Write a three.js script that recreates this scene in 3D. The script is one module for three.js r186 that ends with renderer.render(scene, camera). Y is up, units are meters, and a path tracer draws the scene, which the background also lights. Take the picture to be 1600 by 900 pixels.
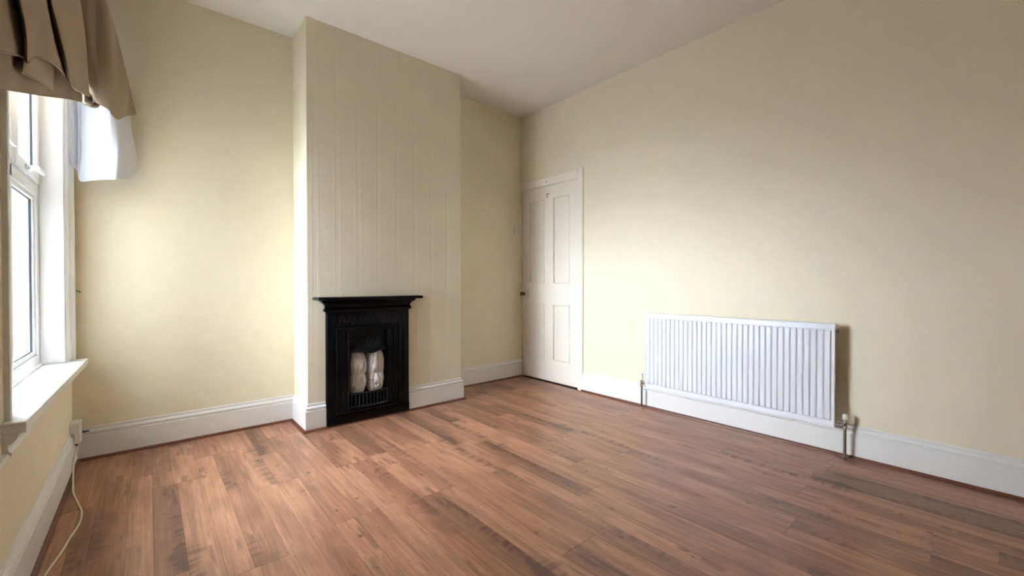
import * as THREE from 'three';
import { RoundedBoxGeometry } from 'three/addons/geometries/RoundedBoxGeometry.js';
import { mergeGeometries, mergeVertices, toCreasedNormals } from 'three/addons/utils/BufferGeometryUtils.js';

// ---------------------------------------------------------------- camera, sky, exposure
const scene = new THREE.Scene();
const camera = new THREE.PerspectiveCamera(2 * Math.atan(450 / 658.98) * 180 / Math.PI, 16 / 9, 0.02, 200);
{
  const yaw = 0.7121, pitch = 0.0104;
  camera.position.set(-3.0695, 1.0, 3.3969);
  camera.lookAt(-3.0695 + Math.sin(yaw) * Math.cos(pitch), 1 - Math.sin(pitch), 3.3969 - Math.cos(yaw) * Math.cos(pitch));
}
const renderer = new THREE.WebGLRenderer({ antialias: true });
renderer.toneMapping = THREE.LinearToneMapping;
renderer.toneMappingExposure = 28.5;
renderer.shadowMap.enabled = true;
{ // overcast sky, brighter overhead
  const w = 32, h = 64, data = new Float32Array(w * h * 4);
  for (let j = 0; j < h; j++) for (let i = 0; i < w; i++) {
    const el = ((j + 0.5) / h - 0.5) * Math.PI, l = 0.95 + 0.1 * Math.max(0, Math.sin(el)), k = (j * w + i) * 4;
    data[k] = l * 0.85; data[k + 1] = l * 0.98; data[k + 2] = l * 1.16; data[k + 3] = 1;
  }
  const sky = new THREE.DataTexture(data, w, h, THREE.RGBAFormat, THREE.FloatType);
  sky.mapping = THREE.EquirectangularReflectionMapping; sky.magFilter = THREE.LinearFilter; sky.needsUpdate = true;
  scene.background = sky; scene.backgroundIntensity = 1.6;
}

{ // sun behind thin cloud: a wide soft source low over the street, entering by the window only
  const sun = new THREE.DirectionalLight(new THREE.Color(0.9, 0.98, 1.1), 0.27);
  sun.name = 'veiled_sun'; sun.target.position.set(0, 0.5, 1.7); sun.position.set(-10, 2.7, -0.7);
  sun.castShadow = true; sun.shadow.radius = 75; sun.shadow.mapSize.set(2048, 2048);
  Object.assign(sun.shadow.camera, { left: -6, right: 6, top: 6, bottom: -6, near: 0.5, far: 24 });
  scene.add(sun, sun.target);
}

// ---------------------------------------------------------------- helpers
let seed = 7;
function rnd() { seed = (seed + 0x6D2B79F5) | 0; let t = Math.imul(seed ^ (seed >>> 15), 1 | seed); t = (t + Math.imul(t ^ (t >>> 7), 61 | t)) ^ t; return ((t ^ (t >>> 14)) >>> 0) / 4294967296; }
const rr = (a, b) => a + (b - a) * rnd();
function hash(x, y, s) { let h = Math.imul(x, 374761393) ^ Math.imul(y, 668265263) ^ Math.imul(s, 1274126177); h = Math.imul(h ^ (h >>> 13), 1274126177); return ((h ^ (h >>> 16)) >>> 0) / 4294967296; }
function vn(x, y, s = 0) { const xi = Math.floor(x), yi = Math.floor(y); let u = x - xi, v = y - yi; u = u * u * (3 - 2 * u); v = v * v * (3 - 2 * v); const a = hash(xi, yi, s), b = hash(xi + 1, yi, s), c = hash(xi, yi + 1, s), d = hash(xi + 1, yi + 1, s); return a + (b - a) * u + (c - a) * v + (a - b - c + d) * u * v; }
function fbm(x, y, s, o = 3) { let r = 0, a = 0.5, t = 0; for (let k = 0; k < o; k++) { r += a * vn(x, y, s + k); t += a; x *= 2.03; y *= 2.03; a *= 0.5; } return r / t; }
const clamp = (x, a = 0, b = 1) => Math.min(b, Math.max(a, x));
const sm = (a, b, x) => { const t = clamp((x - a) / (b - a)); return t * t * (3 - 2 * t); };
const V = (x, y, z) => new THREE.Vector3(x, y, z);
const lin = (v) => (v <= 0.04045 ? v / 12.92 : ((v + 0.055) / 1.055) ** 2.4);
function box(x0, x1, y0, y1, z0, z1, r = 0) {
  const w = x1 - x0, h = y1 - y0, d = z1 - z0;
  const g = r > 0 ? new RoundedBoxGeometry(w, h, d, 2, Math.min(r, w / 2.01, h / 2.01, d / 2.01)) : new THREE.BoxGeometry(w, h, d);
  return g.translate((x0 + x1) / 2, (y0 + y1) / 2, (z0 + z1) / 2);
}
function plain(list) { // make geometries mergeable
  return list.map((g) => { const n = g.index ? g.toNonIndexed() : g; for (const k of Object.keys(n.attributes)) if (!['position', 'normal', 'uv'].includes(k)) n.deleteAttribute(k); if (!n.attributes.uv) n.setAttribute('uv', new THREE.BufferAttribute(new Float32Array(n.attributes.position.count * 2), 2)); return n; });
}
const merge = (list) => (list.length === 1 ? list[0] : mergeGeometries(plain(list)));
function mesh(name, geo, mat, parent = scene) {
  const m = new THREE.Mesh(Array.isArray(geo) ? merge(geo) : geo, mat);
  m.name = name; m.castShadow = m.receiveShadow = true; parent.add(m); return m;
}
function group(name, x = 0, y = 0, z = 0, parent = scene) { const g = new THREE.Group(); g.name = name; g.position.set(x, y, z); parent.add(g); return g; }
function tag(o, label, category, kind, grp) { o.userData.label = label; o.userData.category = category; if (kind) o.userData.kind = kind; if (grp) o.userData.group = grp; return o; }
function metreUV(g) { // uv in metres from position, by the way each face points
  const n = g.index ? g.toNonIndexed() : g; n.computeVertexNormals();
  const p = n.attributes.position, q = n.attributes.normal, uv = new Float32Array(p.count * 2);
  for (let i = 0; i < p.count; i++) {
    const ax = Math.abs(q.getX(i)), ay = Math.abs(q.getY(i)), az = Math.abs(q.getZ(i));
    if (az >= ax && az >= ay) { uv[2 * i] = p.getX(i); uv[2 * i + 1] = p.getY(i); } else if (ax >= ay) { uv[2 * i] = p.getZ(i); uv[2 * i + 1] = p.getY(i); } else { uv[2 * i] = p.getX(i); uv[2 * i + 1] = p.getZ(i); }
  }
  n.setAttribute('uv', new THREE.BufferAttribute(uv, 2)); return n;
}
function rectPath(s, x0, y0, x1, y1) { s.moveTo(x0, y0); s.lineTo(x1, y0); s.lineTo(x1, y1); s.lineTo(x0, y1); s.closePath(); return s; }
function rectShape(x0, y0, x1, y1, ...holes) { const s = rectPath(new THREE.Shape(), x0, y0, x1, y1); for (const h of holes) s.holes.push(rectPath(new THREE.Path(), ...h)); return s; }
function extrude(shape, depth, bevel = 0) {
  return new THREE.ExtrudeGeometry(shape, { depth: depth - 2 * bevel, bevelEnabled: bevel > 0, bevelThickness: bevel, bevelSize: bevel, bevelOffset: -bevel, bevelSegments: 2, curveSegments: 16 }).translate(0, 0, bevel);
}
// straight moulding: profile of (t out from wall, y), from P to Q in plan, n = direction out of the wall; k: +1 inner mitre, -1 outer mitre, 0 square
function moulding(profile, P, Q, n, k0 = 0, k1 = 0) {
  const dx = Q[0] - P[0], dz = Q[1] - P[1], L = Math.hypot(dx, dz), d = [dx / L, dz / L], pos = [];
  const a = profile.map(([t, y]) => [P[0] + n[0] * t + d[0] * k0 * t, y, P[1] + n[1] * t + d[1] * k0 * t]);
  const b = profile.map(([t, y]) => [Q[0] + n[0] * t - d[0] * k1 * t, y, Q[1] + n[1] * t - d[1] * k1 * t]);
  const flip = d[0] * n[1] - d[1] * n[0] > 0, tri = (p, q, r) => (flip ? pos.push(...p, ...r, ...q) : pos.push(...p, ...q, ...r));
  for (let i = 0; i < profile.length; i++) { const j = (i + 1) % profile.length; tri(a[i], b[i], b[j]); tri(a[i], b[j], a[j]); }
  const tris = THREE.ShapeUtils.triangulateShape(profile.map(([t, y]) => new THREE.Vector2(t, y)), []);
  const cw = THREE.ShapeUtils.isClockWise(profile.map(([t, y]) => new THREE.Vector2(t, y)));
  for (const [p, q, r] of tris) { if (cw) { tri(a[p], a[q], a[r]); tri(b[p], b[r], b[q]); } else { tri(a[p], a[r], a[q]); tri(b[p], b[q], b[r]); } }
  const g = new THREE.BufferGeometry(); g.setAttribute('position', new THREE.Float32BufferAttribute(pos, 3)); g.computeVertexNormals();
  return toCreasedNormals(g, 0.6);
}
// smooth sheet through rows of points
function sheet(rows, nu, nv, bump) {
  const cols = rows[0].length, curves = rows.map((r) => new THREE.CatmullRomCurve3(r.map((p) => V(...p)), false, 'centripetal'));
  const pos = [], uv = [], idx = [];
  for (let i = 0; i <= nu; i++) {
    const pts = curves.map((c) => c.getPoint(i / nu)), cc = new THREE.CatmullRomCurve3(pts, false, 'centripetal');
    for (let j = 0; j <= nv; j++) { const p = cc.getPoint(j / nv); if (bump) bump(p, i / nu, j / nv); pos.push(p.x, p.y, p.z); uv.push(i / nu, j / nv); }
  }
  for (let i = 0; i < nu; i++) for (let j = 0; j < nv; j++) { const a = i * (nv + 1) + j, b = a + nv + 1; idx.push(a, b, a + 1, b, b + 1, a + 1); }
  const g = new THREE.BufferGeometry(); g.setAttribute('position', new THREE.Float32BufferAttribute(pos, 3)); g.setAttribute('uv', new THREE.Float32BufferAttribute(uv, 2)); g.setIndex(idx); g.computeVertexNormals(); return g;
}
function tube(pts, r, seg = 40, rad = 8) { return new THREE.TubeGeometry(new THREE.CatmullRomCurve3(pts.map((p) => V(...p)), false, 'centripetal'), seg, r, rad, false); }
function texture(w, h, f, srgb, repeatX = 1, repeatY = 1) {
  const data = new Uint8Array(w * h * 4);
  for (let y = 0; y < h; y++) for (let x = 0; x < w; x++) { const c = f(x, y), k = (y * w + x) * 4; data[k] = clamp(c[0]) * 255; data[k + 1] = clamp(c[1]) * 255; data[k + 2] = clamp(c[2]) * 255; data[k + 3] = 255; }
  const t = new THREE.DataTexture(data, w, h); t.wrapS = t.wrapT = THREE.RepeatWrapping; t.magFilter = THREE.LinearFilter; t.minFilter = THREE.LinearMipmapLinearFilter; t.generateMipmaps = true;
  t.repeat.set(repeatX, repeatY); if (srgb) t.colorSpace = THREE.SRGBColorSpace; t.needsUpdate = true; return t;
}
// noise that tiles over n cells
function tn(x, y, n, s) { const xi = Math.floor(x), yi = Math.floor(y); let u = x - xi, v = y - yi; u = u * u * (3 - 2 * u); v = v * v * (3 - 2 * v); const m = (q) => ((q % n) + n) % n; const a = hash(m(xi), m(yi), s), b = hash(m(xi + 1), m(yi), s), c = hash(m(xi), m(yi + 1), s), d = hash(m(xi + 1), m(yi + 1), s); return a + (b - a) * u + (c - a) * v + (a - b - c + d) * u * v; }

// ---------------------------------------------------------------- dimensions (metres)
const XW = -3.397, H = 2.795, X1 = -2.257, X2 = -1.022, D = 0.3435, ZB = 4.25; // window wall, ceiling, chimney breast, far end of room

// ---------------------------------------------------------------- materials
const rollerBump = texture(512, 512, (x, y) => { const v = 0.5 * tn(x / 4, y / 4, 128, 1) + 0.3 * tn(x / 8, y / 8, 64, 2) + 0.2 * tn(x / 32, y / 32, 16, 3); return [v, v, v]; }, false, 2.2, 2.2);
const wallTone = texture(256, 256, (x, y) => { const v = 0.5 * tn(x / 32, y / 32, 8, 11) + 0.3 * tn(x / 8, y / 8, 32, 12) + 0.2 * tn(x / 2, y / 2, 128, 13), k = 0.975 + 0.03 * v; return [k * 0.94, k * 0.893, k * 0.782]; }, true, 0.8, 0.8);
const paperBump = texture(512, 1024, (x, y) => { // embossed wallpaper: pairs of ribs and a wriggling stipple between them, 0.15 m wide
  const u = x / 512 * 0.15;
  const line = (c, w) => Math.exp(-(((u - c) / w) ** 2));
  const ribs = line(0.02, 0.0014) + line(0.028, 0.0014) + line(0.062, 0.0014) + line(0.070, 0.0014);
  const band = u > 0.031 && u < 0.059 ? 0.35 : 1;
  const wob = Math.abs(Math.sin((tn(x / 32, y / 32, 16, 31) * 7 + tn(x / 16, y / 16, 32, 32) * 5))), fine = tn(x / 6, y / 6, 85, 33);
  const v = clamp(0.25 + 0.36 * ribs + band * (0.3 * wob + 0.16 * fine));
  return [v, v, v];
}, false, 1 / 0.15, 1 / 0.3);
const M = {
  wall: new THREE.MeshStandardMaterial({ map: wallTone, roughness: 0.72, bumpMap: rollerBump, bumpScale: 0.0004 }),
  paper: new THREE.MeshStandardMaterial({ map: wallTone, roughness: 0.6, bumpMap: paperBump, bumpScale: 0.003 }),
  ceiling: new THREE.MeshStandardMaterial({ color: 0xf1ece2, roughness: 0.85, bumpMap: rollerBump, bumpScale: 0.0004 }),
  gloss: new THREE.MeshStandardMaterial({ color: 0xe9e6e0, roughness: 0.35 }),
  door: new THREE.MeshStandardMaterial({ color: 0xf1e8d8, roughness: 0.4 }),
  pvc: new THREE.MeshStandardMaterial({ color: 0xeef1f2, roughness: 0.3 }),
  radiator: new THREE.MeshStandardMaterial({ color: 0xe7e9ec, roughness: 0.32 }),
  iron: new THREE.MeshPhysicalMaterial({ color: 0x050608, roughness: 0.33, specularIntensity: 0.4 }),
  grateIron: new THREE.MeshStandardMaterial({ color: 0x2c2d2f, roughness: 0.4, metalness: 0.5 }),
  soot: new THREE.MeshStandardMaterial({ color: 0x0b0a0a, roughness: 0.9 }),
  chrome: new THREE.MeshStandardMaterial({ color: 0xc9c6c2, roughness: 0.2, metalness: 1 }),
  pipe: new THREE.MeshStandardMaterial({ color: 0x8d857e, roughness: 0.25, metalness: 1 }),
  whitePlastic: new THREE.MeshStandardMaterial({ color: 0xeeebe3, roughness: 0.4 }),
  creamPlastic: new THREE.MeshStandardMaterial({ color: 0xe6dcc2, roughness: 0.45 }),
  brass: new THREE.MeshStandardMaterial({ color: 0x6b5232, roughness: 0.3, metalness: 1 }),
  darkMetal: new THREE.MeshStandardMaterial({ color: 0x2a211b, roughness: 0.4, metalness: 0.6 }),
  gasket: new THREE.MeshStandardMaterial({ color: 0x2b2e33, roughness: 0.6 }),
  glass: new THREE.MeshPhysicalMaterial({ color: 0xffffff, roughness: 0, transmission: 1, thickness: 0, ior: 1.5 }),
  beading: new THREE.MeshStandardMaterial({ color: 0x6b3a26, roughness: 0.4 }),
  underlay: new THREE.MeshStandardMaterial({ color: 0x3a2318, roughness: 0.9 }),
  render: new THREE.MeshStandardMaterial({ color: 0xe9ebea, roughness: 0.9 }),
  paving: new THREE.MeshStandardMaterial({ color: 0x9a9a96, roughness: 0.95 }),
  shadeWallGrey: new THREE.MeshStandardMaterial({ color: 0x5e6064, roughness: 0.95 }),  // grey of the added light-blocking wall outside
  slate: new THREE.MeshStandardMaterial({ color: 0x565b63, roughness: 0.8 }),
  bag: new THREE.MeshPhysicalMaterial({ color: 0xcfc9c1, roughness: 0.4, side: THREE.DoubleSide }),
};
const weave = texture(256, 256, (x, y) => { const v = 0.5 + 0.25 * Math.sin(x * Math.PI / 2) * Math.sin(y * Math.PI / 2) + 0.25 * tn(x / 2, y / 2, 128, 51); return [v, v, v]; }, false, 14, 14);
M.taupe = new THREE.MeshPhysicalMaterial({ color: 0xa58f76, roughness: 0.7, side: THREE.DoubleSide, bumpMap: weave, bumpScale: 0.0004, sheen: 0.4, sheenRoughness: 0.5, sheenColor: new THREE.Color(0xd8c8b4) });
M.lining = new THREE.MeshPhysicalMaterial({ color: 0xd2d2d5, roughness: 0.7, side: THREE.DoubleSide, bumpMap: weave, bumpScale: 0.0003 });

// wood laminate: an atlas of eight boards, 1.29 x 0.19 m each, two printed strips to a board
const BL = 1.29, BW = 0.19;
const woodMap = (() => {
  const boards = [];
  for (let b = 0; b < 8; b++) {
    const strips = [], split = rr(0.42, 0.58);
    for (let s = 0; s < 2; s++) strips.push({ cut: rnd() < 0.6 ? 2 : rr(0.25, 0.8), tone: [rr(-0.4, 0.45), rr(-0.4, 0.45)], red: [rr(0, 1), rr(0, 1)], smear: [rnd() < 0.7 ? rr(0.45, 1) : 0, rnd() < 0.7 ? rr(0.45, 1) : 0], edge: rnd() < 0.5 ? 0 : 1, dark: [rnd() < 0.07 ? 0.6 : 0, rnd() < 0.07 ? 0.6 : 0] });
    const knots = []; const nk = 2 + Math.floor(rnd() * 4);
    for (let k = 0; k < nk; k++) knots.push([rr(0.06, BL - 0.06), rr(0.02, BW - 0.02), rr(0.004, 0.011), rr(0.6, 1), rnd() < 0.4 ? rr(0.03, 0.06) : 0]);
    boards.push({ split, strips, knots });
  }
  return texture(2048, 2048, (x, y) => {
    const b = Math.floor(y / 256), B = boards[b], u = x / 2048 * BL, v = (y % 256) / 256 * BW, sd = b * 17;
    let bend = 0, kd = 0;
    for (const [ku, kv, kr, ks, tail] of B.knots) {
      const du = u - ku, dv = v - kv, q = Math.sqrt(du * du / 6 + dv * dv);
      bend += dv * Math.exp(-q * q / (kr * kr * 8)) * 0.5;
      const wob = 1 + 0.7 * (vn(u * 220, v * 260, sd + 3) - 0.5);
      kd = Math.max(kd, ks * sm(kr * 1.25, kr * 0.35, Math.sqrt(du * du / 2.2 + dv * dv) * wob));
      if (tail && du > 0 && du < tail) { const w = Math.abs(dv - 0.006 * Math.sin(du * 130) - du * 0.12); kd = Math.max(kd, 0.75 * sm(0.0035, 0.0008, w) * (1 - du / tail)); }
    }
    const vb = v - bend, s = v / BW < B.split ? 0 : 1, S = B.strips[s], h = u / BL < S.cut ? 0 : 1;
    const grain = fbm(u * 7, vb * 190, sd + 5, 3), streak = fbm(u * 2.2, vb * 55, sd + 9, 2), patch = fbm(u * 5 + s * 31 + h * 7, v * 16 + s * 9, sd + 21, 3);
    const pore = sm(0.72, 0.86, vn(u * 26, vb * 900, sd + 13)) * sm(0.42, 0.62, streak);
    // smear: dark ticks across the strip that run in from one of its edges
    const sv = s ? (v / BW - B.split) / (1 - B.split) : v / BW / B.split, fromEdge = S.edge ? 1 - sv : sv;
    const tick = sm(0.35, 0.75, vn(u * 62 + 0.6 * vn(u * 8, v * 40, sd), v * 7, sd + 27)), zone = sm(0.46, 0.62, fbm(u * 2.3 + h * 13, s * 7.3, sd + 33, 2));
    const reach = 0.25 + 0.75 * vn(u * 30, 3.3, sd + 41);
    let smear = S.smear[h] * zone * sm(reach, reach * 0.25, fromEdge) * (0.35 + 0.65 * tick);
    const edgeLine = 0.5 * sm(0.0016, 0.0004, Math.abs(v / BW - B.split) * BW) * sm(0.3, 0.6, vn(u * 4, 1.5, sd + 44));
    const joint = 0.35 * sm(0.0016, 0.0005, Math.abs(u - S.cut * BL));
    let dark = clamp(0.75 * smear + 0.85 * kd + 0.30 * pore + edgeLine + joint + S.dark[h] * (0.35 + 0.5 * sm(0.35, 0.65, patch)) + 0.5 * sm(0.62, 0.8, patch) * sm(0.4, 0.7, streak));
    const t = clamp(0.5 + 0.5 * S.tone[h] + 0.95 * (patch - 0.5) + 0.7 * (streak - 0.5) + 0.65 * (grain - 0.5));
    const red = 0.5 * S.red[h] + 0.5 * patch;
    const lo = [0.54, 0.37, 0.278], hi = [0.755, 0.56, 0.432], dk = [0.335, 0.218, 0.175];
    const out = [];
    for (let c = 0; c < 3; c++) { let q = lo[c] + (hi[c] - lo[c]) * t; q *= 1 + (c === 0 ? 0.02 : c === 1 ? -0.05 : -0.07) * (red - 0.3); out.push(q + (dk[c] - q) * dark * 0.85); }
    return out;
  }, true);
})();
woodMap.wrapS = woodMap.wrapT = THREE.ClampToEdgeWrapping;
M.wood = new THREE.MeshStandardMaterial({ map: woodMap, roughness: 0.36 });

// ---------------------------------------------------------------- floor of separate boards
{
  const floor = tag(group('floor'), 'reddish brown wood laminate floor of long boards', 'floor', 'structure');
  mesh('underlay', box(XW - 0.1, 0.1, -0.06, -0.008, -0.1, ZB + 0.1), M.underlay, floor);
  const shapes = new Map();
  function plankGeo(w, l, atlas, flip, u0) {
    const c = 0.0012, g = 0.0003, t = 0.008, x0 = g, x1 = w - g, z0 = g, z1 = l - g;
    const top = [[x0 + c, 0, z0 + c], [x0 + c, 0, z1 - c], [x1 - c, 0, z1 - c], [x1 - c, 0, z0 + c]], mid = [[x0, -c * 0.5, z0], [x0, -c * 0.5, z1], [x1, -c * 0.5, z1], [x1, -c * 0.5, z0]], bot = mid.map(([x, , z]) => [x, -t, z]);
    const pos = [], uv = [], quad = (a, b, e, f) => { for (const p of [a, b, e, a, e, f]) { pos.push(...p); let u = (u0 + p[2]) / BL, v = p[0] / BW; if (flip & 1) u = 1 - u; if (flip & 2) v = 1 - v; uv.push(clamp(u, 0.0005, 0.9995), (atlas + clamp(v, 0.006, 0.994)) / 8); } };
    quad(...top);
    for (let i = 0; i < 4; i++) { const j = (i + 1) % 4; quad(top[j], top[i], mid[i], mid[j]); quad(mid[j], mid[i], bot[i], bot[j]); }
    const geo = new THREE.BufferGeometry(); geo.setAttribute('position', new THREE.Float32BufferAttribute(pos, 3)); geo.setAttribute('uv', new THREE.Float32BufferAttribute(uv, 2)); geo.computeVertexNormals(); return geo;
  }
  const joints = { 1: 0.71, 2: 0.40, 3: 1.04, 4: 0.31, 5: 1.05, 6: 0.35, 7: 1.06, 8: 0.35 };
  let n = 0, last = -1;
  for (let r = -1; r < 19; r++) {
    let x0 = -3.25 + (r - 0) * BW, x1 = x0 + BW;
    x0 = Math.max(x0, XW + 0.012); x1 = Math.min(x1, -0.012); if (x1 - x0 < 0.01) continue;
    let z = 0.012, end = (joints[r] ?? rr(0.15, 1.25));
    while (z < ZB - 0.012) {
      const z1 = Math.min(end, ZB - 0.012);
      let a = Math.floor(rnd() * 8); if (a === last) a = (a + 3) % 8; last = a;
      const l = z1 - z, u0 = z < 0.02 ? BL - l : 0, p = mesh('plank', plankGeo(x1 - x0, l, a, Math.floor(rnd() * 4), Math.max(0, u0)), M.wood, floor);
      // planks stop at the chimney breast
      p.position.set(x0, 0, z); n++;
      z = z1; end = z1 + BL;
    }
  }
}

// ---------------------------------------------------------------- room shell
const WZ0 = 0.22, WZ1 = 1.38, WY0 = 0.555, WY1 = 2.2; // window opening
tag(mesh('ceiling', metreUV(box(XW - 0.33, 0.2, H, H + 0.15, -0.2, ZB + 0.2)), M.ceiling), 'plain off-white plaster ceiling above the cream walls', 'ceiling', 'structure');
tag(mesh('wall_back', metreUV(box(XW - 0.33, 0.2, -0.06, H, -0.2, 0)), M.wall), 'cream painted alcove wall behind and beside the chimney breast', 'wall', 'structure');
tag(mesh('wall_front', metreUV(box(XW - 0.33, 0.2, -0.06, H, ZB, ZB + 0.2)), M.wall), 'cream painted wall at the far end behind the viewer', 'wall', 'structure');
{ // window wall, with its opening
  const g = extrude(rectShape(-ZB, -0.06, 0, H, [-WZ1, WY0, -WZ0, WY1]), 0.33).rotateY(Math.PI / 2).translate(XW - 0.33, 0, 0);
  tag(mesh('wall_left', metreUV(g), M.wall), 'cream wall holding the window, with a socket low down', 'wall', 'structure');
}
{ // door wall: a thin leaf with the door opening and a solid one behind
  const a = extrude(rectShape(-ZB, -0.06, 0, H, [-0.80, -0.05, -0.012, 1.995]), 0.06).rotateY(Math.PI / 2);
  const b = box(0.06, 0.2, -0.06, H, 0, ZB);
  tag(mesh('wall_right', [metreUV(a), metreUV(b)], M.wall), 'long cream painted wall with the door and the white radiator', 'wall', 'structure');
}
const FX = -1.832, OX0 = -1.985, OX1 = -1.695; // fireplace centre and fire opening
{ // chimney breast
  const s = new THREE.Shape(); s.moveTo(X1, -0.0); s.lineTo(OX0 - 0.01, 0); s.lineTo(OX0 - 0.01, 0.66); s.lineTo(OX1 + 0.01, 0.66); s.lineTo(OX1 + 0.01, 0); s.lineTo(X2, 0); s.lineTo(X2, H); s.lineTo(X1, H); s.closePath();
  const c = tag(group('wall_chimney_breast'), 'projecting chimney breast hung with embossed cream striped wallpaper', 'wall', 'structure');
  const g = metreUV(extrude(s, D - 0.002)); mesh('plaster', g, M.wall, c);
  mesh('wallpaper', metreUV(extrude(s, 0.002).translate(0, 0, D - 0.002)), M.paper, c);
}

// ---------------------------------------------------------------- skirting boards and floor beading
const SK = [[0, 0], [0.02, 0], [0.02, 0.137], [0.012, 0.141], [0.012, 0.146], [0.0185, 0.150], [0.0185, 0.156], [0.013, 0.164], [0.0075, 0.168], [0.0075, 0.173], [0.0095, 0.177], [0.006, 0.183], [0, 0.184]];
const BD = [[0.02, 0], [0.035, 0], [0.0345, 0.005], [0.031, 0.0105], [0.0255, 0.014], [0.02, 0.0145]];
const FL = FX - 0.311, FR = FX + 0.311;
const runs = [
  ['back_alcove', [XW, 0], [X1, 0], [0, 1], 1, 1, 'white skirting board in the alcove between window and chimney breast'],
  ['chimney_side', [X1, 0], [X1, D], [-1, 0], 1, -1, 'short white skirting return on the window side of the chimney breast'],
  ['chimney_front', [X1, D], [FL - 0.001, D], [0, 1], -1, 0, 'very short white skirting on the chimney front, window side of the fireplace'],
  ['chimney_far', [FR + 0.001, D], [X2, D], [0, 1], 0, -1, 'white skirting on the chimney front between fireplace and door alcove'],
  ['chimney_return', [X2, D], [X2, 0], [1, 0], -1, 1, 'hidden white skirting return on the door side of the chimney breast'],
  ['door_alcove', [X2, 0], [-0.002, 0], [0, 1], 1, 0, 'white skirting board in the small alcove beside the door'],
  ['right', [0, 0.856], [0, ZB], [-1, 0], 0, 1, 'long white skirting board running under the radiator'],
  ['left', [XW, 0], [XW, ZB], [1, 0], 1, 1, 'white skirting board under the window, below the socket'],
  ['front', [XW, ZB], [0, ZB], [0, -1], 1, 1, 'white skirting board on the wall behind the viewer'],
];
let tn_ = 1;
for (const [n, P, Q, no, k0, k1, label] of runs) {
  tag(mesh('baseboard_' + n, moulding(SK, P, Q, no, k0, k1), M.gloss), label, 'skirting', 'structure');
  if (n === 'chimney_front') continue;
  const [p, q, a, b] = n === 'chimney_far' ? [[X1, D], [X2, D], -1, -1] : [P, Q, k0, k1];
  tag(mesh('trim_' + tn_++, moulding(BD, p, q, no, a, b), M.beading), 'thin brown wood beading at the foot of the ' + label.replace('white ', '').replace(/^(long|short|hidden|very short) /, ''), 'beading', 'structure');
}

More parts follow.
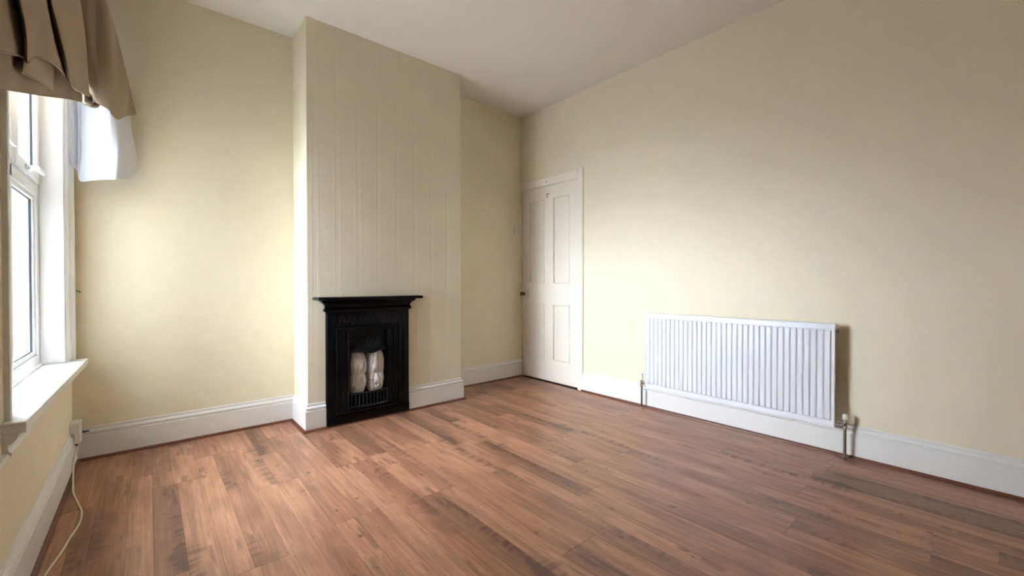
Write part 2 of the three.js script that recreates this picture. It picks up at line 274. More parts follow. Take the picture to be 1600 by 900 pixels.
// ---------------------------------------------------------------- door
{
  const d = tag(group('door_1', 0, 0, 0.4), 'white painted four-panel door in the corner past the chimney breast', 'door', 'structure');
  const Z = (z) => z - 0.4, xf = 0.004; // leaf face, just behind the wall face
  const z0 = 0.018, z1 = 0.793, y0 = 0.012, y1 = 1.985, P = [[0.115, 0.345, 1.0, 1.868], [0.458, 0.682, 1.0, 1.868], [0.115, 0.345, 0.222, 0.79], [0.458, 0.682, 0.222, 0.79]];
  const leaf = extrude(rectShape(-Z(z1), y0, -Z(z0), y1, ...P.map(([a, b, c, e]) => [-Z(b), c, -Z(a), e])), 0.036, 0.0025).rotateY(Math.PI / 2).translate(xf, 0, 0);
  mesh('leaf', leaf, M.door, d);
  for (const [a, b, c, e] of P) {
    const p = mesh('panel', box(xf + 0.014, xf + 0.028, c - 0.004, e + 0.004, Z(a) - 0.004, Z(b) + 0.004), M.door, d);
    const w = 0.013; // bead round the panel
    mesh('panel_bead', [box(xf - 0.003, xf + 0.0165, c, c + w, Z(a), Z(b), 0.003), box(xf - 0.003, xf + 0.0165, e - w, e, Z(a), Z(b), 0.003), box(xf - 0.003, xf + 0.0165, c, e, Z(a), Z(a) + w, 0.003), box(xf - 0.003, xf + 0.0165, c, e, Z(b) - w, Z(b), 0.003)], M.door, p);
  }
  const lock = mesh('rim_lock', box(xf - 0.022, xf, 0.852, 0.932, Z(0.02), Z(0.115), 0.004), M.door, d);
  const prof = [[0.0, 0.05], [0.012, 0.05], [0.0195, 0.045], [0.022, 0.036], [0.0185, 0.026], [0.010, 0.02], [0.009, 0.006], [0.017, 0.004], [0.018, 0]].map(([r, y]) => new THREE.Vector2(r, y));
  const k = mesh('knob', new THREE.LatheGeometry(prof.reverse(), 24).rotateZ(Math.PI / 2).translate(xf - 0.022, 0.892, Z(0.062)), M.brass, lock);
  k.userData.label = 'dark brass door knob';
  mesh('lock_keep', box(-0.018, 0.002, 0.857, 0.927, Z(0.002), Z(0.017), 0.003), M.door, d);
  for (const y of [0.272, 1.80]) {
    const h = mesh('hinge', [new THREE.CylinderGeometry(0.005, 0.005, 0.09, 10).translate(xf - 0.003, y, Z(0.797)), new THREE.SphereGeometry(0.0055, 8, 6).translate(xf - 0.003, y + 0.047, Z(0.797)), new THREE.SphereGeometry(0.0055, 8, 6).translate(xf - 0.003, y - 0.047, Z(0.797)), box(xf - 0.003, xf + 0.0005, y - 0.045, y + 0.045, Z(0.772), Z(0.797))], M.door, d);
  }
  mesh('coat_hook', [tube([[xf, 1.905, Z(0.40)], [xf - 0.018, 1.903, Z(0.40)], [xf - 0.026, 1.885, Z(0.40)], [xf - 0.016, 1.872, Z(0.40)], [xf - 0.008, 1.878, Z(0.40)]], 0.0022, 20, 6), new THREE.CylinderGeometry(0.006, 0.006, 0.003, 12).rotateZ(Math.PI / 2).translate(xf - 0.0015, 1.905, Z(0.40))], M.darkMetal, d);
  mesh('nail', new THREE.CylinderGeometry(0.004, 0.002, 0.012, 8).rotateZ(Math.PI / 2).translate(-0.026, 2.025, Z(0.40)), M.darkMetal, d);
  // architrave: upright on the hinge side and head that runs into the corner
  const A = [[0, 0.000], [0.010, 0.000], [0.013, 0.004], [0.013, 0.04], [0.017, 0.046], [0.019, 0.053], [0.019, 0.061], [0.015, 0.065], [0, 0.065]]; // (t, across)
  const up = new THREE.Shape(A.map(([t, w]) => new THREE.Vector2(-t, -(0.797 + w - 0.4))));
  const g1 = new THREE.ExtrudeGeometry(up, { depth: 2.078, bevelEnabled: false }).rotateX(-Math.PI / 2);
  // shape (x, y=-z) extruded upward
  mesh('architrave', toCreasedNormals(g1, 0.5), M.door, d);
  const head = moulding(A.map(([t, w]) => [t, 1.992 + w * 1.3]), [0, Z(0.001)], [0, Z(0.798)], [-1, 0], 0, 0);
  mesh('architrave', head, M.door, d);
  mesh('head_stop', box(0, 0.058, 1.9855, 1.9945, Z(0.013), Z(0.799)), M.door, d);
  mesh('threshold', box(-0.011, 0.059, -0.0075, -0.001, Z(0.014), Z(0.798)), M.underlay, d);
  mesh('jamb', box(0.0, 0.059, 0.0, 1.985, Z(0.7945), Z(0.7995)), M.door, d);
}

// ---------------------------------------------------------------- window
{
  const w = tag(group('window_1', XW, 0, 0.8), 'white framed window with deep painted sill, partly covered by the blind', 'window', 'structure');
  const Z = (z) => z - 0.8, fx = -0.088; // inner face of the frame
  const z0 = WZ0, z1 = WZ1, yb = 0.59, yt = WY1;
  // frame in the plane x = const: shape (a = -z, y)
  const ring = (za, zb, ya, ye, t, depth, x, bev) => extrude(rectShape(-Z(zb), ya, -Z(za), ye, [-Z(zb) + t, ya + t, -Z(za) - t, ye - t]), depth, bev).rotateY(Math.PI / 2).translate(x - depth, 0, 0);
  mesh('frame', ring(z0, z1, yb, yt, 0.055, 0.07, fx, 0.004), M.pvc, w);
  mesh('transom', box(fx - 0.066, fx + 0.0, 1.432, 1.49, Z(z0 + 0.05), Z(z1 - 0.05), 0.006), M.pvc, w);
  mesh('mullion', box(fx - 0.066, fx + 0.0, 0.64, 2.15, Z(0.80) - 0.03, Z(0.80) + 0.03, 0.006), M.pvc, w);
  const lights = [[z0 + 0.055, 0.77, 'far'], [0.83, z1 - 0.055, 'near']];
  for (const [za, zb, side] of lights) {
    const s = mesh('opening_sash', ring(za + 0.003, zb - 0.003, 1.493, yt - 0.058, 0.05, 0.06, fx + 0.012, 0.006), M.pvc, w);
    mesh('gasket', ring(za + 0.05, zb - 0.05, 1.54, yt - 0.105, 0.006, 0.008, fx - 0.004, 0), M.gasket, s);
    mesh('pane', box(fx - 0.022, fx - 0.018, 1.535, yt - 0.1, Z(za + 0.045), Z(zb - 0.045)).translate(0, 0, 0), M.glass, s);
    const b = mesh('glazing_bead', ring(za - 0.002, zb + 0.002, 0.643, 1.434, 0.022, 0.05, fx - 0.008, 0.006), M.pvc, w);
    mesh('gasket', ring(za + 0.018, zb - 0.018, 0.663, 1.414, 0.006, 0.008, fx - 0.016, 0), M.gasket, b);
    mesh('pane', box(fx - 0.034, fx - 0.03, 0.655, 1.42, Z(za + 0.01), Z(zb - 0.01)), M.glass, b);
    // lever handle on the lower rail of the opening sash
    const hz = Z((za + zb) / 2 + 0.05), hy = 1.515;
    mesh('window_handle', [box(fx + 0.012, fx + 0.022, hy - 0.014, hy + 0.014, hz - 0.035, hz + 0.035, 0.005), new THREE.CylinderGeometry(0.01, 0.011, 0.03, 14).rotateZ(Math.PI / 2).translate(fx + 0.035, hy, hz), box(fx + 0.040, fx + 0.054, hy - 0.011, hy + 0.011, hz - 0.115, hz + 0.014, 0.006)], M.pvc, s);
  }
  // linings of the reveal
  mesh('jamb_lining', box(fx, 0.0, yb, yt, Z(z0) - 0.004, Z(z0) + 0.006, 0.002), M.gloss, w);
  mesh('jamb_lining', box(fx, 0.0, yb, yt, Z(z1) - 0.006, Z(z1) + 0.004, 0.002), M.gloss, w);
  mesh('head_lining', box(fx, 0.0, yt - 0.01, yt + 0.002, Z(z0) + 0.007, Z(z1) - 0.007, 0.002), M.gloss, w);
  // architraves: outer edge proud, inner edge thin
  const arch = (za, zb, p0, p1) => { // za inner edge, zb outer edge
    const f = (q) => za + (zb - za) * q, prof = [[0, 0], [p0, 0], [p0 + 0.002, 0.12], [p0 + (p1 - p0) * 0.35, 0.2], [p0 + (p1 - p0) * 0.45, 0.62], [p1 * 0.85, 0.7], [p1, 0.8], [p1, 0.96], [p1 * 0.9, 1], [0, 1]];
    const sh = new THREE.Shape(prof.map(([t, q]) => new THREE.Vector2(t, -Z(f(q)))));
    return toCreasedNormals(new THREE.ExtrudeGeometry(sh, { depth: yt + 0.09 - yb, bevelEnabled: false }).rotateX(-Math.PI / 2).translate(0, yb, 0), 0.5);
  };
  mesh('architrave', arch(z0 - 0.003, 0.122, 0.004, 0.03), M.gloss, w);
  mesh('architrave', arch(z1 + 0.003, 1.462, 0.004, 0.014), M.gloss, w);
  mesh('architrave', box(0, 0.02, yt - 0.004, yt + 0.088, Z(0.22), Z(1.378), 0.004), M.gloss, w);
  // sill board: a touch wider at the far end
  const sill = new THREE.Shape(); sill.moveTo(fx, -Z(z0)); sill.lineTo(0, -Z(z0)); sill.lineTo(0, -Z(0.118)); sill.lineTo(0.076, -Z(0.118)); sill.lineTo(0.05, -Z(1.503)); sill.lineTo(0, -Z(1.503)); sill.lineTo(0, -Z(z1)); sill.lineTo(fx, -Z(z1)); sill.closePath();
  mesh('sill', extrude(sill, 0.034, 0.004).rotateX(-Math.PI / 2).translate(0, yb - 0.034, 0), M.gloss, w);
  const AP = [[0, 0.485], [0.014, 0.485], [0.019, 0.49], [0.019, 0.498], [0.014, 0.503], [0.012, 0.508], [0.012, 0.523], [0.022, 0.528], [0.03, 0.54], [0.034, 0.556], [0, 0.556]];
  mesh('apron', moulding(AP, [0, Z(0.135)], [0, Z(1.49)], [1, 0], 0, 0), M.gloss, w);
  mesh('apron_bead', moulding([[0, 0.485], [0.012, 0.485], [0.017, 0.491], [0.012, 0.498], [0, 0.5]], [0, Z(1.492)], [0, Z(1.95)], [1, 0], 0, 0), M.gloss, w);
}

// ---------------------------------------------------------------- outside
tag(mesh('ground', box(-40, XW - 0.4, -3.4, -3.2, -40, 40), M.paving), 'pale grey paved ground outside the window, far below the sill', 'ground', 'structure');
{
  const n = tag(group('neighbour_house', -6.5, -3.2, -10), 'pale rendered house wing seen through the window', 'house');
  mesh('wall', box(-2.6, 2.4, 0, 7.2, -3, 2), M.render, n);
  mesh('roof', (() => { const s = new THREE.Shape(); s.moveTo(-2.9, 0); s.lineTo(2.7, 0); s.lineTo(-0.1, 1.7); s.closePath(); return extrude(s, 5.5).translate(0, 7.2, -3.3); })(), M.slate, n);
}

{ // added grey wall, out of view, blocks daylight from the window-side alcove
  const n = tag(group('added_shade_wall', -5.25, -3.2, 4.0), 'added grey wall outside beside the window, unseen, shading the alcove', 'house');
  mesh('wall', box(-1.45, 1.45, 0, 8.0, -2.3, 2.0), M.shadeWallGrey, n);
  mesh('coping', box(-1.53, 1.45, 8.0, 8.12, -2.38, 2.0), M.paving, n);
}

// ---------------------------------------------------------------- fireplace
{
  const f = tag(group('fireplace', FX, 0, D), 'black cast iron bedroom fireplace with shelf, scroll frieze and barred grate', 'fireplace');
  const o0 = OX0 - FX, o1 = OX1 - FX, oc = (o0 + o1) / 2, T = 0.02;
  mesh('surround', extrude(rectShape(-0.311, 0.002, 0.311, 0.886, [o0, 0.095, o1, 0.655]), T, 0.003).translate(0, 0, 0.0005), M.iron, f);
  // stepped mouldings round the opening
  const hw = (o1 - o0) / 2;
  [[0.088, 0.011, 0.014, 0.03], [0.068, 0.009, 0.011, 0.022], [0.05, 0.009, 0.009, 0.014], [0.012, 0.01, 0.016, 0.008]].forEach(([off, wd, hgt, topOff]) => {
    const s = new THREE.Shape(), a = oc - hw - off, b = oc + hw + off, t = 0.655 + topOff, y = 0.095;
    s.moveTo(a - wd / 2, y); s.lineTo(a - wd / 2, t + wd / 2); s.lineTo(b + wd / 2, t + wd / 2); s.lineTo(b + wd / 2, y); s.lineTo(b - wd / 2, y); s.lineTo(b - wd / 2, t - wd / 2); s.lineTo(a + wd / 2, t - wd / 2); s.lineTo(a + wd / 2, y); s.closePath();
    mesh('moulding', extrude(s, hgt, wd * 0.3).translate(0, 0, T - 0.002), M.iron, f);
  });
  // plinth at the foot, with a lip
  mesh('plinth', [box(-0.309, 0.309, 0.003, 0.07, T - 0.001, T + 0.012, 0.004), box(-0.25, 0.25, 0.078, 0.096, T - 0.001, T + 0.03, 0.006)], M.iron, f);
  // side pilasters: narrow raised strips with a leaf at the foot
  for (const s of [-1, 1]) {
    mesh('pilaster', box(s * 0.286 - 0.021, s * 0.286 + 0.021, 0.075, 0.79, T - 0.001, T + 0.008, 0.003), M.iron, f);
    const leaf = [];
    for (let k = 0; k < 4; k++) leaf.push(tube([[s * 0.275, 0.09 + 0.012 * k, 0], [s * (0.262 - 0.008 * k), 0.115 + 0.02 * k, 0.004], [s * (0.24 - 0.004 * k), 0.13 + 0.032 * k, 0.002], [s * (0.235 + 0.004 * k), 0.155 + 0.033 * k, 0]], 0.0055 - 0.0006 * k, 14, 6));
    mesh('leaf_ornament', merge(leaf).scale(1, 1, 0.7).translate(0, 0, T + 0.001), M.iron, f);
  }
  // frieze: whiplash scrolls with buds, mirrored
  for (const s of [-1, 1]) {
    const g = [], T0 = (pts, r) => g.push(tube(pts.map(([x, y]) => [s * x, y, 0]), r, 26, 7)), bud = (x, y, a, b, rot) => g.push(new THREE.SphereGeometry(1, 10, 8).scale(a, b, 0.007).rotateZ(s * rot).translate(s * x, y, 0));
    T0([[0.255, 0.70], [0.262, 0.745], [0.245, 0.78]], 0.006);
    T0([[0.235, 0.70], [0.215, 0.735], [0.225, 0.765], [0.205, 0.775], [0.195, 0.755], [0.207, 0.742]], 0.0055);
    T0([[0.205, 0.69], [0.17, 0.71], [0.15, 0.75], [0.16, 0.785]], 0.006);
    T0([[0.185, 0.69], [0.15, 0.70], [0.115, 0.735], [0.12, 0.765], [0.14, 0.76], [0.137, 0.742]], 0.005);
    T0([[0.14, 0.688], [0.10, 0.70], [0.075, 0.73], [0.085, 0.765]], 0.005);
    T0([[0.1, 0.688], [0.06, 0.70], [0.035, 0.74], [0.05, 0.785], [0.07, 0.78]], 0.005);
    T0([[0.0, 0.70], [0.02, 0.725], [0.018, 0.765], [0.0, 0.79]], 0.0045);
    bud(0.178, 0.745, 0.013, 0.02, 0.4); bud(0.128, 0.718, 0.011, 0.018, -0.6); bud(0.06, 0.752, 0.01, 0.02, 0.2); bud(0.032, 0.712, 0.008, 0.014, -0.4); bud(0.245, 0.722, 0.008, 0.014, 0.3);
    mesh('scroll_relief', merge(g).scale(1, 1, 0.75).translate(0, 0, T), M.iron, f);
  }
  // cornice and shelf
  const CN = [[0, 0.802], [0.01, 0.804], [0.0145, 0.812], [0.0145, 0.82], [0.009, 0.827], [0.006, 0.836], [0.01, 0.85], [0.02, 0.862], [0.033, 0.869], [0.038, 0.875], [0.038, 0.886], [0, 0.886]];
  mesh('cornice', [moulding(CN, [-0.311, 0.001], [-0.311, T], [-1, 0], 0, -1), moulding(CN, [-0.311, T], [0.311, T], [0, 1], -1, -1), moulding(CN, [0.311, T], [0.311, 0.001], [1, 0], -1, 0)], M.iron, f);
  const sh = new THREE.Shape(); { const a = 0.392, r = 0.02, d = 0.115; sh.moveTo(-a, -0.001); sh.lineTo(a, -0.001); sh.lineTo(a, -d + r); sh.quadraticCurveTo(a, -d, a - r, -d); sh.lineTo(-a + r, -d); sh.quadraticCurveTo(-a, -d, -a, -d + r); sh.closePath(); }
  mesh('shelf', new THREE.ExtrudeGeometry(sh, { depth: 0.006, bevelEnabled: true, bevelThickness: 0.008, bevelSize: 0.012, bevelOffset: -0.012, bevelSegments: 4 }).rotateX(-Math.PI / 2).translate(0, 0.886 + 0.008, 0), M.iron, f);
  // splayed cheeks and firebox going back into the breast
  const bx0 = o0 + 0.035, bx1 = o1 - 0.035, zb = -0.21, quadPos = [], q = (a, b, c, d) => quadPos.push(...a, ...b, ...c, ...a, ...c, ...d);
  const fr = [[o0, 0.002, 0], [o1, 0.002, 0], [o1, 0.655, 0], [o0, 0.655, 0]], bk = [[bx0, 0.002, zb], [bx1, 0.002, zb], [bx1, 0.6, zb], [bx0, 0.6, zb]];
  for (let i = 0; i < 4; i++) { const j = (i + 1) % 4; q(fr[i], fr[j], bk[j], bk[i]); } q(bk[0], bk[1], bk[2], bk[3]);
  const fb = new THREE.BufferGeometry(); fb.setAttribute('position', new THREE.Float32BufferAttribute(quadPos, 3)); fb.computeVertexNormals();
  const soot = M.soot.clone(); soot.side = THREE.DoubleSide; mesh('firebox', fb, soot, f);
  // hood
  const rows = []; const hy = (x) => 0.505 - 0.004 * Math.cos(x / hw * Math.PI * 2) + 0.007 * Math.abs(x / hw);
  for (let v = 0; v <= 4; v++) { const r = []; for (let k = 0; k <= 12; k++) { const x = (k / 6 - 1) * (hw - 0.006), t = v / 4, b = Math.cos(k / 6 * Math.PI / 2 - Math.PI / 2); r.push([oc + x * (0.9 + 0.1 * t), 0.648 + (hy(x) - 0.648) * t, -0.012 + (0.018 + 0.062 * b) * t * t]); } rows.push(r); }
  const hoodMat = M.iron.clone(); hoodMat.side = THREE.DoubleSide;
  const hood = mesh('hood', sheet(rows, 36, 14), hoodMat, f);
  mesh('hood_rim', tube(rows[4], 0.006, 50, 8), M.iron, hood);
  const orn = [], hp = (x, y) => { const t = clamp((0.648 - y) / 0.143), b = Math.cos(x / hw * Math.PI / 2); return -0.012 + (0.018 + 0.062 * b) * t * t + 0.001; };
  for (const s of [-1, 1]) {
    const C = (pts, r) => orn.push(tube(pts.map(([x, y]) => [oc + s * x, y, hp(x, y)]), r, 20, 6));
    C([[0.01, 0.53], [0.03, 0.545], [0.05, 0.575], [0.04, 0.60], [0.025, 0.59], [0.03, 0.575]], 0.0045); C([[0.12, 0.525], [0.10, 0.545], [0.085, 0.57], [0.1, 0.59], [0.115, 0.58]], 0.0045); C([[0.06, 0.535], [0.075, 0.56], [0.07, 0.595]], 0.004); C([[0.0, 0.545], [0.012, 0.575], [0.0, 0.61]], 0.004);
    for (const [x, y] of [[0.06, 0.612], [0.09, 0.61], [0.115, 0.6], [0.03, 0.62]]) orn.push(new THREE.SphereGeometry(0.006, 8, 6).translate(oc + s * x, y, hp(x, y)));
  }
  mesh('hood_relief', orn, M.iron, hood);
  // grate: top rail, bottom rail and bars, bowed a little outward
  const bow = (x) => 0.022 + 0.022 * Math.cos((x - oc) / hw * Math.PI / 2), rail = (y, r) => { const p = []; for (let k = 0; k <= 10; k++) { const x = o0 + 0.004 + (o1 - o0 - 0.008) * k / 10; p.push([x, y, bow(x)]); } return tube(p, r, 40, 10); };
  const grate = group('grate', 0, 0, 0, f);
  mesh('top_rail', rail(0.208, 0.0075), M.grateIron, grate); mesh('bottom_rail', rail(0.112, 0.0085), M.grateIron, grate);
  for (let k = 0; k < 11; k++) { const x = o0 + 0.014 + (o1 - o0 - 0.028) * k / 10; mesh('bar', new THREE.CylinderGeometry(0.004, 0.004, 0.1, 8).translate(x, 0.16, bow(x)), M.grateIron, grate); }
}
// two stuffed bags that block the fire opening
{
  function bag(rx, ry, rz, s, lean) {
    const g = new THREE.IcosahedronGeometry(1, 40), p = g.attributes.position, v = V(0, 0, 0);
    for (let i = 0; i < p.count; i++) {
      v.fromBufferAttribute(p, i);
      const e = (q, n) => Math.sign(q) * Math.abs(q) ** n, x = e(v.x, 0.6), y = e(v.y, 0.62), z = e(v.z, 0.7);
      // drag folds: long soft ridges with sharp valleys, fanning across the bag
      const warp = fbm(x * 1.4 + 3, y * 1.6 + z + 5, s, 2), a1 = Math.abs(Math.sin((y * 1.5 + lean * x * 1.1 + warp * 2.6) * 2.3)), a2 = Math.abs(Math.sin((x * 1.9 - lean * y * 0.8 + z * 0.6 + warp * 3.1) * 2.0 + s));
      const fold = 0.6 * a1 ** 0.6 + 0.4 * a2 ** 0.6, fine = fbm(x * 5 + z * 3 + 3, y * 6 + 7, s + 60, 2);
      const r = 0.72 + 0.34 * fold + 0.05 * fine, waist = 1 - 0.07 * Math.exp(-(((y + 0.1) / 0.14) ** 2));
      p.setXYZ(i, x * (0.9 + 0.1 * r) * rx * waist + lean * y * 0.006, y * (0.92 + 0.08 * r) * ry, z * r * rz * waist);
    }
    g.deleteAttribute('normal'); g.deleteAttribute('uv'); const m = mergeVertices(g, 1e-5); m.computeVertexNormals(); return m;
  }
  const a = mesh('stuffed_bag', bag(0.0645, 0.164, 0.075, 3, 1), M.bag); a.position.set(OX0 + 0.078, 0.347, D - 0.06); a.rotation.z = 0.03;
  tag(a, 'crumpled grey-white stuffed bag in the fire opening, nearer the window', 'bag', null, 'bags stuffed in the fireplace');
  const b = mesh('stuffed_bag_001', bag(0.0635, 0.166, 0.075, 14, -1), M.bag); b.position.set(OX1 - 0.077, 0.35, D - 0.055); b.rotation.z = -0.04;
  tag(b, 'crumpled grey-white stuffed bag in the fire opening, nearer the door', 'bag', null, 'bags stuffed in the fireplace');
}

// ---------------------------------------------------------------- radiator
{
  const ZA = 1.561, ZE = 2.781, W = ZE - ZA, y0 = 0.173, y1 = 0.77, hgt = y1 - y0, xf = -0.098;
  const r = tag(group('radiator', 0, 0, (ZA + ZE) / 2), 'white single panel radiator with vertical flutes on the long cream wall', 'radiator');
  const nf = 35, mz = 0.016, my = 0.032, per = (W - 2 * mz) / nf, sub = 14, zs = [], ys = [];
  zs.push(-W / 2 + 0.004, -W / 2 + 0.010); for (let k = 0; k <= nf * sub; k++) zs.push(-W / 2 + mz + (W - 2 * mz) * k / (nf * sub)); zs.push(W / 2 - 0.010, W / 2 - 0.004);
  ys.push(y0 + 0.006, y0 + 0.014); for (const t of [0, 0.004, 0.008, 0.012, 0.016, 0.02, 0.026]) ys.push(y0 + my + t); for (const t of [0.026, 0.02, 0.016, 0.012, 0.008, 0.004, 0]) ys.push(y1 - my - t); ys.push(y1 - 0.014, y1 - 0.006);
  const dep = (z, y) => { const a = (z + W / 2 - mz) / per; if (a <= 0 || a >= nf) return 0; const t = a - Math.floor(a), e = Math.min(y - y0 - my, y1 - my - y); if (e <= 0) return 0; const prof = sm(0.03, 0.13, t) * sm(0.93, 0.83, t); return 0.0105 * prof * sm(0, 0.016, e) - 0.001; };
  const pos = [], idx = [];
  for (const z of zs) for (const y of ys) pos.push(xf + 0.0035 - dep(z, y), y, z);
  for (let i = 0; i < zs.length - 1; i++) for (let j = 0; j < ys.length - 1; j++) { const a = i * ys.length + j, b = a + ys.length; idx.push(a, a + 1, b, b, a + 1, b + 1); }
  const g = new THREE.BufferGeometry(); g.setAttribute('position', new THREE.Float32BufferAttribute(pos, 3)); g.setIndex(idx); g.computeVertexNormals();
  mesh('fluted_panel', g, M.radiator, r);
  const rim = extrude(rectShape(-W / 2, y0, W / 2, y1, [-W / 2 + 0.008, y0 + 0.010, W / 2 - 0.008, y1 - 0.010]), 0.018, 0.003).rotateY(Math.PI / 2).translate(xf - 0.002, 0, 0);
  mesh('rim', rim, M.radiator, r);
  mesh('back_sheet', box(xf + 0.012, xf + 0.016, y0 + 0.006, y1 - 0.006, -W / 2 + 0.006, W / 2 - 0.006), M.radiator, r);
  { // convector fins behind the panel
    const n = 72, s = new THREE.Shape(), wv = []; for (let k = 0; k <= n; k++) { const z = -W / 2 + 0.07 + (W - 0.14) * k / n; wv.push([z, k % 2 ? xf + 0.018 : xf + 0.045]); }
    s.moveTo(wv[0][1], -wv[0][0]); for (const [z, x] of wv) s.lineTo(x, -z); for (const [z, x] of wv.reverse()) s.lineTo(x + 0.001, -z); s.closePath();
    mesh('convector', extrude(s, hgt - 0.16).rotateX(-Math.PI / 2).translate(0, y0 + 0.08, 0), M.radiator, r);
  }
  for (const z of [-W / 2 + 0.14, W / 2 - 0.14]) mesh('wall_bracket', [box(-0.004, -0.001, y0 + 0.06, y1 - 0.06, z - 0.02, z + 0.02), box(xf + 0.02, -0.001, y1 - 0.09, y1 - 0.065, z - 0.012, z + 0.012), box(xf + 0.02, -0.001, y0 + 0.075, y0 + 0.1, z - 0.012, z + 0.012)], M.radiator, r);
  for (const s of [-1, 1]) mesh('tapping', new THREE.CylinderGeometry(0.014, 0.014, 0.045, 16).rotateX(Math.PI / 2).translate(xf + 0.028, y0 + 0.032, s * (W / 2 - 0.012)), M.radiator, r);
  mesh('bleed_plug', [new THREE.CylinderGeometry(0.012, 0.012, 0.03, 6).rotateX(Math.PI / 2).translate(xf + 0.028, y1 - 0.04, W / 2 - 0.004)], M.chrome, r);
  for (const s of [-1, 1]) { // angle valve with white cap, pipe down to the floor
    const z = s * (W / 2 + 0.043), x = xf + 0.028, y = y0 + 0.032, tall = s < 0 ? 0.05 : 0.03;
    const v = mesh('valve', [new THREE.CylinderGeometry(0.0085, 0.0085, 0.05, 12).rotateX(Math.PI / 2).translate(x, y, z - s * 0.02), new THREE.CylinderGeometry(0.013, 0.013, 0.014, 6).rotateX(Math.PI / 2).translate(x, y, z - s * 0.028), new THREE.SphereGeometry(0.013, 14, 10).translate(x, y, z), new THREE.CylinderGeometry(0.011, 0.013, 0.02, 14).translate(x, y + 0.012, z), new THREE.CylinderGeometry(0.0135, 0.0135, 0.018, 6).translate(x, y - 0.022, z)], M.chrome, r);
    mesh('cap', new THREE.LatheGeometry([[0, tall], [0.008, tall], [0.0115, tall - 0.003], [0.0135, 0.004], [0.0135, 0], [0, 0]].map(([a, b]) => new THREE.Vector2(a, b)).reverse(), 18).translate(x, y + 0.022, z), M.whitePlastic, v);
    const pp = mesh('pipe', new THREE.CylinderGeometry(0.0078, 0.0078, y - 0.03, 14).translate(x, (y - 0.03) / 2, z), M.pipe, v);
    mesh('pipe_collar', new THREE.CylinderGeometry(0.013, 0.016, 0.006, 18).translate(x, 0.0032, z), M.pipe, v);
  }
}

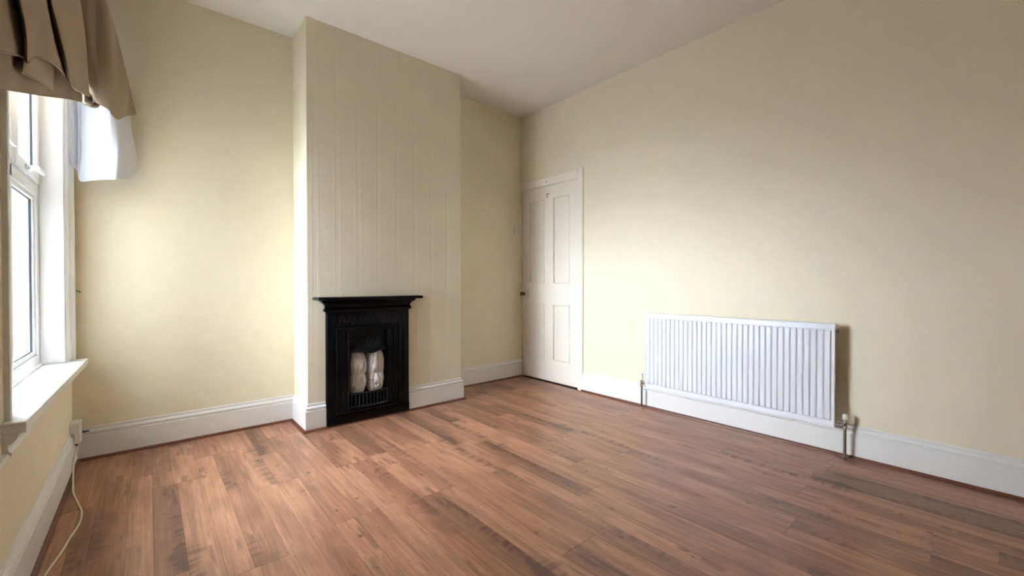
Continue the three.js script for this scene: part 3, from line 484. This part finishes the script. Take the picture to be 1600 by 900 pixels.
// ---------------------------------------------------------------- blind at the window
{
  const b = tag(group('swag_blind', XW, 0, 0.9), 'taupe swagged window blind with white lined tail, gathered above the sill', 'blind');
  const ox = -XW, oz = -0.9;
  const off = (rows) => rows.map((r) => r.map(([x, y, z]) => [x + ox, y, z + oz]));
  // swag: pleated front layer, and a back layer that hangs lower behind it; columns run from the near end to the gathered far end
  const front = [
    [[-3.358, 1.682, 1.98], [-3.363, 1.832, 1.72], [-3.369, 1.981, 1.46], [-3.346, 1.922, 1.58], [-3.347, 2.027, 1.4], [-3.348, 2.131, 1.22], [-3.367, 2.262, 0.98], [-3.347, 2.214, 1.08], [-3.332, 2.35, 0.86], [-3.311, 2.40, 0.66], [-3.319, 2.45, 0.42]],
    [[-3.351, 1.573, 2.02], [-3.355, 1.702, 1.76], [-3.361, 1.846, 1.47], [-3.338, 1.8, 1.58], [-3.34, 1.891, 1.4], [-3.337, 1.983, 1.22], [-3.357, 2.105, 0.96], [-3.339, 2.068, 1.05], [-3.323, 2.181, 0.84], [-3.304, 2.27, 0.62], [-3.307, 2.35, 0.42]],
    [[-3.347, 1.507, 2.04], [-3.348, 1.625, 1.78], [-3.35, 1.76, 1.48], [-3.329, 1.728, 1.57], [-3.332, 1.804, 1.4], [-3.327, 1.887, 1.22], [-3.347, 2.016, 0.92], [-3.325, 1.988, 1.0], [-3.309, 2.086, 0.8], [-3.293, 2.15, 0.58], [-3.296, 2.22, 0.4]],
    [[-3.345, 1.477, 2.05], [-3.339, 1.565, 1.8], [-3.344, 1.673, 1.49], [-3.328, 1.636, 1.56], [-3.333, 1.715, 1.4], [-3.318, 1.773, 1.22], [-3.32, 1.857, 0.85], [-3.297, 1.807, 0.9], [-3.292, 1.852, 0.72], [-3.292, 1.908, 0.52], [-3.288, 1.954, 0.36]],
  ];
  front.unshift(front[0].map(([x, , z]) => [x, 2.5, z]));
  mesh('swag', sheet(off(front), 160, 60, (p, u, v) => { p.x += 0.003 * (fbm(u * 22, v * 5, 71, 2) - 0.5); }), M.taupe, b);
  const hem = [[-3.349, 1.434, 1.95], [-3.356, 1.507, 1.7], [-3.361, 1.581, 1.45], [-3.354, 1.658, 1.2], [-3.35, 1.752, 0.9], [-3.344, 1.846, 0.6], [-3.333, 1.899, 0.42], [-3.318, 1.926, 0.33]];
  mesh('back_layer', sheet(off([hem.map(([x, y, z]) => [x - 0.008, y + 0.75, z]), hem.map(([x, y, z]) => [x - 0.006, y + 0.4, z]), hem.map(([x, y, z]) => [x - 0.005, y + 0.15, z]), hem]), 90, 20, (p, u, v) => { p.x += 0.005 * Math.sin(u * 30 + v * 2) * v; }), M.taupe, b);
  const inner = [[-3.345, 1.615, 1.52], [-3.343, 1.66, 1.36], [-3.340, 1.70, 1.20], [-3.338, 1.735, 1.05]];
  mesh('inner_fold', sheet(off([inner.map(([x, y, z]) => [x - 0.004, y + 0.16, z]), inner.map(([x, y, z]) => [x + 0.004, y + 0.05, z]), inner, inner.map(([x, y, z]) => [x - 0.010, y + 0.006, z - 0.01])]), 40, 16), M.taupe, b);
  mesh('hem', [tube(off([front[4]])[0], 0.0028, 140, 6), tube(off([hem])[0], 0.0028, 90, 6), tube(off([inner])[0], 0.0028, 40, 6)], M.taupe, b);
  // gather clip at the far corner
  mesh('gather_clip', [new THREE.TorusGeometry(0.024, 0.013, 10, 24).scale(1, 1.1, 1).rotateY(0.5).translate(-3.285 + ox, 1.955, 0.30 + oz), new THREE.SphereGeometry(0.02, 14, 10).scale(1.1, 0.9, 1).translate(-3.30 + ox, 1.935, 0.31 + oz)], new THREE.MeshStandardMaterial({ color: 0x8f8068, roughness: 0.3, metalness: 0.6 }), b);
  // taupe tail: standing ridge toward the room, wing turning back to the alcove
  const T = off([
    [[-3.325, 2.56, 0.34], [-3.29, 2.56, 0.33], [-3.275, 2.56, 0.31], [-3.25, 2.56, 0.30], [-3.235, 2.56, 0.26], [-3.235, 2.58, 0.16], [-3.235, 2.58, 0.09]],
    [[-3.32, 2.25, 0.33], [-3.285, 2.25, 0.34], [-3.268, 2.25, 0.32], [-3.22, 2.25, 0.32], [-3.19, 2.25, 0.27], [-3.175, 2.27, 0.16], [-3.165, 2.29, 0.09]],
    [[-3.31, 2.05, 0.31], [-3.28, 2.05, 0.34], [-3.25, 2.05, 0.345], [-3.21, 2.05, 0.33], [-3.18, 2.05, 0.28], [-3.15, 2.08, 0.16], [-3.135, 2.10, 0.09]],
    [[-3.30, 1.95, 0.29], [-3.272, 1.942, 0.32], [-3.245, 1.925, 0.335], [-3.215, 1.91, 0.32], [-3.198, 1.885, 0.29], [-3.15, 1.945, 0.17], [-3.117, 1.985, 0.10]],
  ]);
  mesh('tail', sheet(T, 60, 40, (p, u, v) => { p.x += 0.004 * Math.sin(u * 22 + v * 5); }), M.taupe, b);
  // white lined tail hanging lower, same fold
  const L = off([
    [[-3.392, 2.10, 0.125], [-3.37, 2.10, 0.15], [-3.352, 2.10, 0.12], [-3.33, 2.10, 0.16], [-3.29, 2.10, 0.22], [-3.235, 2.08, 0.27], [-3.205, 2.07, 0.265], [-3.17, 2.08, 0.18], [-3.145, 2.10, 0.085]],
    [[-3.392, 1.90, 0.13], [-3.37, 1.90, 0.15], [-3.350, 1.90, 0.115], [-3.334, 1.90, 0.155], [-3.29, 1.90, 0.215], [-3.23, 1.88, 0.27], [-3.195, 1.87, 0.27], [-3.16, 1.88, 0.18], [-3.135, 1.90, 0.085]],
    [[-3.392, 1.74, 0.13], [-3.37, 1.72, 0.15], [-3.35, 1.70, 0.12], [-3.336, 1.70, 0.15], [-3.29, 1.70, 0.215], [-3.22, 1.70, 0.275], [-3.188, 1.70, 0.275], [-3.14, 1.71, 0.18], [-3.113, 1.73, 0.085]],
    [[-3.396, 1.69, 0.13], [-3.375, 1.645, 0.16], [-3.354, 1.60, 0.14], [-3.345, 1.555, 0.15], [-3.29, 1.552, 0.215], [-3.225, 1.558, 0.275], [-3.195, 1.562, 0.275], [-3.14, 1.595, 0.18], [-3.113, 1.655, 0.085]],
  ]);
  mesh('tail_lining', sheet(L, 90, 40, (p, u, v) => { p.z += 0.003 * Math.sin(u * 30 + v * 4); }), M.lining, b);
  // heading board the cloth hangs from
  mesh('heading_board', box(0.002, 0.11, 2.5, 2.53, 0.08 + oz, 1.95 + oz, 0.003), M.taupe, b);
}

// ---------------------------------------------------------------- small things
{
  const s = tag(group('light_switch', -0.074, 1.568, 0), 'small cream light switch in the corner beside the door', 'switch');
  mesh('plate', box(-0.043, 0.043, -0.043, 0.043, 0, 0.011, 0.004), M.creamPlastic, s);
  mesh('rocker', new RoundedBoxGeometry(0.022, 0.034, 0.008, 2, 0.002).rotateX(0.08).translate(0, 0, 0.012), M.whitePlastic, s);
}
{
  const s = tag(group('wall_socket', XW, 0.13, 0.085), 'white surface-mounted socket box above the skirting below the window', 'socket');
  mesh('back_box', [box(0.0205, 0.034, 0.0, 0.112, -0.044, 0.044, 0.002), box(0.001, 0.022, 0.056, 0.112, -0.044, 0.044, 0.002)], M.whitePlastic, s);
  mesh('face_plate', box(0.034, 0.042, -0.001, 0.113, -0.045, 0.045, 0.003), M.whitePlastic, s);
  mesh('cable_gland', new THREE.CylinderGeometry(0.005, 0.006, 0.014, 10).translate(0.0275, -0.005, 0.03), M.darkMetal, s);
}
{
  const c = mesh('white_cable', tube([[XW + 0.0275, 0.125, 0.115], [XW + 0.03, 0.10, 0.122], [XW + 0.0255, 0.075, 0.15], [XW + 0.028, 0.04, 0.25], [XW + 0.04, 0.009, 0.40], [-3.345, 0.0045, 0.52], [-3.319, 0.0045, 0.66], [-3.296, 0.0045, 0.78], [-3.292, 0.0045, 0.90], [-3.308, 0.0045, 1.03], [-3.320, 0.0045, 1.14], [-3.342, 0.0045, 1.28], [-3.348, 0.0045, 1.5], [-3.34, 0.0045, 1.9], [-3.33, 0.0045, 2.6]], 0.0036, 220, 8), M.creamPlastic);
  tag(c, 'thin white cable trailing from the socket along the floor', 'cable');
}
{
  const k = tag(group('cable_stub', -3.357, 0.165, 0.021), 'short black cable stub poking out above the alcove skirting', 'cable');
  mesh('sheath', new THREE.CylinderGeometry(0.005, 0.005, 0.026, 12).rotateZ(Math.PI / 2).translate(0.004, 0, 0.0045), M.gasket, k);
  mesh('ferrule', new THREE.CylinderGeometry(0.0035, 0.0035, 0.014, 12).rotateZ(Math.PI / 2).translate(0.023, 0, 0.0045), M.darkMetal, k);
}
{
  const h = tag(group('curtain_hook', XW + 0.03, 0.956, 0.118), 'small dark metal tie-back hook on the window architrave', 'hook');
  mesh('hook', tube([[-0.012, 0, 0.004], [-0.006, 0, -0.012], [0.004, 0.003, -0.018], [0.014, 0.002, -0.01], [0.018, -0.002, 0.0], [0.013, -0.004, 0.006]], 0.0018, 30, 6), M.darkMetal, h);
  mesh('pin', new THREE.CylinderGeometry(0.002, 0.002, 0.03, 8).translate(-0.008, -0.004, -0.003), M.darkMetal, h);
}

renderer.render(scene, camera);
